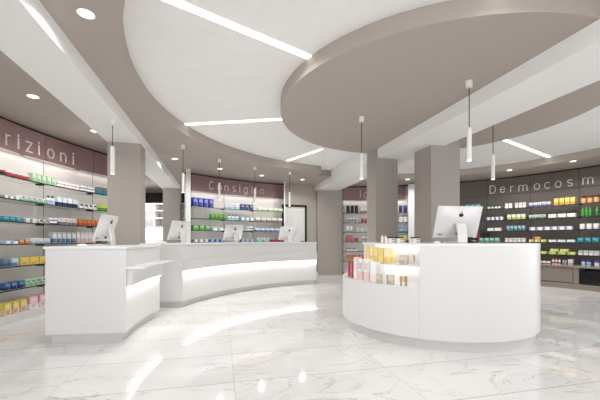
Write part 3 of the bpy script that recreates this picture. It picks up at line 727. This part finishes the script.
# ------------------------------------------------------------------ round counter
ZT = 0.995; ZD = 0.965
QC = (1.625, 4.08)
rc = empty('round_counter', (QC[0], QC[1], 0)); tag(rc, 'white round island counter with a stepped cosmetics display', 'counter')
R = 1.09; R2 = 0.84; R3 = 0.66; AS = math.radians(242.6); AE = math.radians(130)
bm = bmesh.new(); prism(bm, arcpts((0, 0), 1.052, 0, 2 * math.pi, 96)[:-1], 0, 0.10); mesh_obj('plinth', bm, M_plinth, rc, smooth=True)
bm = bmesh.new(); prism(bm, arcpts((0, 0), R, 0, 2 * math.pi, 120)[:-1], 0.10, 0.58); mesh_obj('base_drum', bm, M_lam, rc, smooth=True)
def upper(Ra, Rb, Rc):
    return arcpts((0, 0), Ra, AS, math.radians(345), 40) + arcpts((0, 0), Rb, math.radians(346), 2 * math.pi + AE, 60) + arcpts((0, 0), Rc, AE, AS, 50)
bm = bmesh.new(); prism(bm, upper(R, 1.055, R3), 0.58, ZT - 0.025); mesh_obj('upper_drum', bm, M_lam, rc, smooth=True)
bm = bmesh.new(); prism(bm, upper(R + 0.002, R + 0.001, R3 + 0.03), ZT - 0.024, ZT); mesh_obj('worktop', bm, M_top, rc, smooth=True)
bm = bmesh.new(); arcslab(bm, (0, 0), R3 + 0.002, R2, AE, AS, 0.58, 0.77, 48); mesh_obj('display_step', bm, M_top, rc, smooth=True)
bm = bmesh.new(); arcslab(bm, (0, 0), R2 + 0.0005, R2 + 0.02, AE, AS, 0.752, 0.77, 48); mesh_obj('step_lip', bm, M_top, rc, smooth=True)
for Rl, zl, nm in ((R3 + 0.018, ZT - 0.027, 'top'), (R2 + 0.012, 0.749, 'step')):
    bm = bmesh.new(); arcslab(bm, (0, 0), Rl - 0.005, Rl + 0.005, AE, AS, zl, zl + 0.002, 40); mesh_obj('display_led', bm, M_lamp, rc)
    for q in range(8):
        a = AE + (AS - AE) * (q + .5) / 8
        g = lamp_light('display_beam', 'AREA', rc, zl - 0.002, 0.10, Rl * (AS - AE) / 8, None, 0.008)
        g.location = (Rl * math.cos(a), Rl * math.sin(a), zl - 0.002); g.rotation_euler = (0, 0, a - math.pi / 2)
# vertical joint of the front panel
bm = bmesh.new(); arcslab(bm, (0, 0), R - 0.001, R + 0.0008, AS, AS + 0.003, 0.10, ZT - 0.025, 1); mesh_obj('panel_seam', bm, mat('seam', (190, 188, 186), 0.5), rc)

def ritem(kind, px, Rr, w, d, h, cols, z, label, name_cat, group=None):
    x, y = near_circle(px, QC, Rr)
    me, cap = product_mesh(kind, w, d, h, cols); a = math.atan2(y - QC[1], x - QC[0])
    place_item(kind, me, cap, (x, y, z + 0.0015), a + math.pi / 2, label, name_cat, group)
def near_circle(px, c, R):
    k = (px - 300) / F; A = k * k + 1; B = -2 * (k * c[0] + c[1]); C = c[0] ** 2 + c[1] ** 2 - R * R
    D = max(0, B * B - 4 * A * C); Y = (-B - math.sqrt(D)) / (2 * A); return k * Y, Y
def polar_item(kind, deg, Rr, w, d, h, cols, z, label, cat, group=None):
    a = math.radians(deg); me, cap = product_mesh(kind, w, d, h, cols)
    place_item(kind, me, cap, (QC[0] + Rr * math.cos(a), QC[1] + Rr * math.sin(a), z + 0.0015), a + math.pi / 2, label, cat, group)
BEI = (206, 194, 168); GOLD = (178, 150, 100)
Z1, Z2 = 0.58, 0.77
polar_item('carton', 180, 1.00, 0.075, 0.06, 0.175, [(170, 22, 44), (190, 30, 56)], Z1, 'dark red carton, far left end of the lower display step', 'carton')
polar_item('carton', 188.5, 1.00, 0.09, 0.06, 0.185, [(206, 30, 60), (206, 30, 60)], Z1, 'bright red carton beside the pink ones, lower display step', 'carton')
pk = [('tall pink-white carton next to the bright red one', [(246, 214, 210), WHITE, WHITE], .25), ('tall white carton with a pink base, second right of the red carton', [WHITE, (240, 190, 186), GREY], .235),
      ('tall white carton with a pink square, third right of the red carton', [WHITE, (242, 206, 200), (226, 160, 160)], .24), ('tall plain white carton, fourth right of the red carton', [WHITE, (244, 226, 222)], .215)]
for (lab, cols, h), dg in zip(pk, (196.0, 202.5, 208.6, 214.4)): polar_item('carton', dg, 1.0, 0.08, 0.06, h, cols, Z1, lab, 'carton')
ritem('carton', 382.3, 0.965, 0.038, 0.045, 0.19, [WHITE, WHITE, CREAM], Z1, 'slim white carton behind the first beige box, lower display step', 'carton')
ritem('carton', 379.5, 1.05, 0.05, 0.035, 0.098, [BEI, (196, 184, 160), CREAM, GOLD], Z1, 'leftmost beige printed box, lower display step', 'carton')
ritem('tube', 387.6, 1.04, 0.016, 0.02, 0.095, [GOLD, (90, 70, 50)], Z1, 'small gold tube left of the middle beige box, lower display step', 'tube')
ritem('carton', 391.2, 1.04, 0.055, 0.035, 0.098, [BEI, (196, 184, 160), CREAM, GOLD], Z1, 'middle beige printed box between gold tubes, lower display step', 'carton')
for i, px in enumerate((400.8, 403.5, 406.2)):
    ritem('tube' if i != 1 else 'carton', px, 1.04, 0.023, 0.022, 0.092, [[(210, 160, 90), GOLD], [BEI, CREAM], [(200, 150, 80), (120, 80, 50)]][i], Z1, ['left gold tube', 'slim cream carton between gold tubes', 'right gold tube'][i] + ' at the right end of the lower display step', 'tube' if i != 1 else 'carton')
AMB = (255, 226, 134)
for i, dg in enumerate((178, 185.5, 193, 200.2, 207.0, 213.6)):
    polar_item('carton', dg, 0.775, 0.082, 0.06, 0.185 - 0.003 * i, [[AMB, (254, 214, 110), (255, 240, 184)], [(254, 218, 118), AMB], [(255, 234, 164), (252, 210, 110), WHITE]][i % 3], Z2,
               seq_label(i, 6, 'amber carton', 'amber yellow cartons', 'on the upper display step'), 'carton', 'amber cartons on the upper display step')
ritem('carton', 404.2, 0.76, 0.085, 0.05, 0.098, [BEI, (200, 190, 168), CREAM, GREY], Z2, 'beige square box alone on the upper display step', 'carton')
ritem('tube', 414.2, 0.77, 0.018, 0.02, 0.10, [(222, 140, 80), WHITE], Z2, 'small copper tube at the right end of the upper display step', 'tube')
# things on the worktop
def top_item(kind, px, Y, w, d, h, cols, label, cat, rz=0.2):
    x, y = at(px, Y); me, cap = product_mesh(kind, w, d, h, cols)
    place_item(kind, me, cap, (x, y, ZT + 0.0015), rz, label, cat, None)
top_item('bottle', 382.3, 3.95, 0.032, 0.032, 0.10, [(246, 226, 214), (236, 190, 160)], 'peach bottle at the left end of the round counter top', 'bottle')
top_item('bottle', 385.8, 3.95, 0.03, 0.03, 0.098, [(250, 240, 232), (230, 170, 130)], 'cream bottle second from left on the round counter top', 'bottle')
for i, px in enumerate((390.8, 399.2, 415.2)):
    top_item('flat', px, 4.0, 0.085, 0.07, 0.026, [WHITE, WHITE, BLACK], ['white black-printed carton behind the cream bottle', 'white black-printed carton in the middle of the small packs', 'white black-printed carton nearest the large column'][i] + ', round counter top', 'carton')
    x, y = at(px, 4.0); me, cap = product_mesh('flat', 0.085, 0.07, 0.026, [(236, 236, 234), (236, 236, 234), BLACK]); place_item('flat', me, None, (x, y, ZT + 0.0285), 0.2, ['upper white carton stacked behind the cream bottle', 'upper white carton stacked in the middle of the small packs', 'upper white carton stacked nearest the large column'][i] + ', round counter top', 'carton', None)
    me, cap = product_mesh('flat', 0.085, 0.07, 0.016, [BLACK]); place_item('flat', me, None, (x, y, ZT + 0.0555), 0.2, ['thin dark case on the pack stack behind the cream bottle', 'thin dark case on the middle pack stack', 'thin dark case on the pack stack nearest the large column'][i] + ', round counter top', 'case', None)
top_item('jar', 407.5, 3.98, 0.03, 0.03, 0.03, [(60, 56, 54), BLACK], 'tiny dark jar between the white pack stacks on the round counter top', 'jar')

# ------------------------------------------------------------------ desktop computers
M_alu = mat('aluminium', (222, 221, 220), 0.32, 0.25, noise=0.01)
M_logo = mat('dark_logo', (22, 22, 24), 0.3)
def make_computer():
    t = empty('desktop_computer')
    W, Hh = 0.60, 0.41; tilt = math.radians(18)
    # back faces local -Y; screen faces +Y.  the top leans towards -Y
    M = Matrix.Translation((0, 0.02, 0.262)) @ Matrix.Rotation(tilt, 4, 'X')
    bm = bmesh.new(); nx, nz = 16, 12; grid = []
    for j in range(nz + 1):
        row = []
        for i in range(nx + 1):
            u, v = i / nx * 2 - 1, j / nz * 2 - 1
            bulge = 0.045 * max(0, 1 - abs(u) ** 2.2) * max(0, 1 - abs(v) ** 2.2) + 0.004
            row.append(bm.verts.new(M @ Vector((u * W / 2, -bulge, v * Hh / 2))))
        grid.append(row)
    for j in range(nz):
        for i in range(nx): bm.faces.new((grid[j][i], grid[j][i + 1], grid[j + 1][i + 1], grid[j + 1][i]))
    box(bm, -W / 2, W / 2, -0.004, 0.004, -Hh / 2, Hh / 2, 0, M)
    mesh_obj('housing', bm, M_alu, t, smooth=True)
    bm = bmesh.new(); box(bm, -W / 2 + .012, W / 2 - .012, 0.0045, 0.0055, -Hh / 2 + .09, Hh / 2 - .012, 0, M); mesh_obj('screen', bm, M_black, t)
    # stand: a bent plate with a foot
    bm = bmesh.new(); w = 0.062
    prof = [(-0.045, 0.245), (-0.062, 0.235), (-0.080, 0.10), (-0.086, 0.012), (-0.082, 0.0), (0.115, 0.0), (0.115, 0.007), (-0.070, 0.009), (-0.064, 0.10), (-0.030, 0.235)]
    lo = [bm.verts.new((-w, y, z)) for y, z in prof]; hi = [bm.verts.new((w, y, z)) for y, z in prof]
    n = len(prof); bm.faces.new(lo); bm.faces.new(hi[::-1])
    for i in range(n): bm.faces.new((lo[i], hi[i], hi[(i + 1) % n], lo[(i + 1) % n]))
    bmesh.ops.triangulate(bm, faces=[f for f in bm.faces if len(f.verts) > 4])
    mesh_obj('stand', bm, M_alu, t)
    # logo: a bitten fruit with a leaf
    bm = bmesh.new(); s = 0.026; pts = []
    for i in range(36):
        a = 2 * math.pi * i / 36; r = s * (1 + 0.10 * math.cos(2 * a) - 0.12 * max(0, math.sin(a)) ** 6 - 0.07 * max(0, -math.sin(a)) ** 8)
        x, z = r * math.cos(a), r * math.sin(a)
        dx, dz = x + s * 1.15, z - s * .12           # bite
        q = math.hypot(dx, dz)
        if q < s * .48: x, z = -s * 1.15 + dx / q * s * .48, s * .12 + dz / q * s * .48
        pts.append((x, z))
    ML = M @ Matrix.Translation((0, -0.044, 0.10))
    fr = [bm.verts.new(ML @ Vector((x, -0.004, z))) for x, z in pts]; bk = [bm.verts.new(ML @ Vector((x, 0.012, z))) for x, z in pts]
    bm.faces.new(fr); bm.faces.new(bk[::-1])
    for i in range(36): bm.faces.new((fr[i], fr[(i + 1) % 36], bk[(i + 1) % 36], bk[i]))
    leaf = [(0.001, .030), (.008, .033), (.013, .042), (.004, .039)]
    fr = [bm.verts.new(ML @ Vector((x, -0.004, z))) for x, z in leaf]; bk = [bm.verts.new(ML @ Vector((x, 0.012, z))) for x, z in leaf]
    bm.faces.new(fr); bm.faces.new(bk[::-1])
    for i in range(4): bm.faces.new((fr[i], fr[(i + 1) % 4], bk[(i + 1) % 4], bk[i]))
    mesh_obj('logo', bm, M_logo, t)
    bm = bmesh.new()
    for k_ in range(4): box(bm, -0.24 + k_ * .012, -0.232 + k_ * .012, -0.022, -0.006, -0.158, -0.153, 0, M)
    box(bm, -0.252, -0.19, -0.0175, -0.006, -0.166, -0.163, 0, M)
    mesh_obj('port', bm, M_metal, t)
    bm = bmesh.new(); M2 = M @ Matrix.Translation((0, -0.03, -0.14)) @ Matrix.Rotation(math.pi / 2, 4, 'X')
    pts = [M2 @ Vector((.017 * math.cos(2 * math.pi * i / 20), .017 * math.sin(2 * math.pi * i / 20), z_)) for z_ in (-.02, 0.014) for i in range(20)]
    vs = [bm.verts.new(p) for p in pts]; bm.faces.new(vs[20:]); bm.faces.new(vs[:20][::-1])
    for i in range(20): bm.faces.new((vs[i], vs[(i + 1) % 20], vs[20 + (i + 1) % 20], vs[20 + i]))
    mesh_obj('cable_port', bm, M_metal, t)
    return t
C0 = make_computer()
def computer(i, px, Y, face, label, sc=0.80):
    x, y = at(px, Y)
    t = C0 if i == 0 else dup(C0, (0, 0, 0), 0)
    t.location = (x, y, {0: ZT, 1: ZD}.get(i, 0.98) + 0.001); t.rotation_euler = (0, 0, math.radians(face)); t.scale = (sc, sc, sc); tag(t, label, 'computer', 'white desktop computers seen from behind')
# face: rotation so that local -Y (the back) points to the customer side
computer(0, 458.6, 3.98, 8, 'large-looking desktop computer seen from behind on the round counter', 0.96)
def facing(px, Y): 
    x, y = at(px, Y); return math.degrees(math.atan2(KC[1] - y, KC[0] - x)) + 90
computer(1, 107.8, 4.0, facing(109.5, 4.0) + 4, 'desktop computer on the short left desk, in front of the broad column')
computer(2, 180, 5.55, facing(180, 5.55), 'desktop computer at the near end of the long counter, in front of the narrow column')
computer(3, 234, 6.95, facing(234, 6.95), 'desktop computer in the middle of the long counter, under the Consiglio sign')
computer(4, 288.5, 7.9, facing(288.5, 7.9), 'desktop computer at the far end of the long counter, in front of the door')

# keyboards and mice
M_key = mat('white_key', (238, 238, 238), 0.4, noise=0)
def make_keyboard():
    t = empty('keyboard'); bm = bmesh.new(); box(bm, -0.14, 0.14, -0.055, 0.055, 0, 0.009); bevel(bm, 0.003, 1); mesh_obj('base', bm, M_alu, t)
    bm = bmesh.new()
    for r in range(5):
        for c in range(14): box(bm, -0.133 + c * .0191, -0.117 + c * .0191, -0.049 + r * .0198, -0.033 + r * .0198, 0.0092, 0.012)
    mesh_obj('keys', bm, M_key, t); return t
def make_mouse():
    bm = bmesh.new(); bmesh.ops.create_uvsphere(bm, u_segments=16, v_segments=10, radius=1)
    for v in bm.verts: v.co = Vector((v.co.x * .029, v.co.y * .056, max(0, v.co.z) * .024))
    return mesh_obj('mouse', bm, M_key, smooth=True)
K0, S0 = make_keyboard(), make_mouse()
used_k = used_m = False
def put_kb(px, Y, rz, lab, z=0.995):
    global used_k
    t = K0 if not used_k else dup(K0, (0, 0, 0), 0); used_k = True
    x, y = at(px, Y); t.location = (x, y, z + 0.001); t.rotation_euler = (0, 0, math.radians(rz)); tag(t, lab, 'keyboard')
def put_mouse(px, Y, rz, lab, z=0.995):
    global used_m
    t = S0 if not used_m else S0.copy()
    if used_m: COL.objects.link(t)
    used_m = True
    x, y = at(px, Y); t.location = (x, y, z + 0.001); t.rotation_euler = (0, 0, math.radians(rz)); tag(t, lab, 'mouse')
put_kb(455, 4.45, 12, 'keyboard behind the computer on the round counter')
put_kb(92, 4.02, 94, 'keyboard left of the computer on the short left desk', ZD)
put_mouse(82, 3.62, 94, 'white mouse left of the keyboard on the short left desk', ZD)
put_mouse(437, 3.75, 12, 'white mouse left of the computer stand on the round counter')
put_mouse(164, 5.45, 80, 'white mouse at the near end of the long counter', 0.98)
# payment terminal beside the round counter's computer
pt = empty('payment_terminal', (*at(471.8, 3.95), ZT + 0.001), 0.3); tag(pt, 'small black payment terminal right of the computer on the round counter', 'payment terminal')
bm = bmesh.new(); box(bm, -0.036, 0.036, -0.05, 0.05, 0, 0.022); bevel(bm, 0.006, 2); mesh_obj('base', bm, M_cord, pt, smooth=True)
bm = bmesh.new(); box(bm, -0.034, 0.034, -0.02, 0.0, 0, 0.045, 0, Matrix.Translation((0, 0.02, 0.02)) @ Matrix.Rotation(-0.5, 4, 'X')); mesh_obj('display', bm, M_black, pt)
bm = bmesh.new(); box(bm, -0.026, 0.026, -0.045, -0.012, 0.0222, 0.026); mesh_obj('keypad', bm, M_key, pt)

for o in COL.objects:
    if o.parent is None and 'label' in o and len(o['label'].split()) > 16: print('LONG', o.name, o['label'])
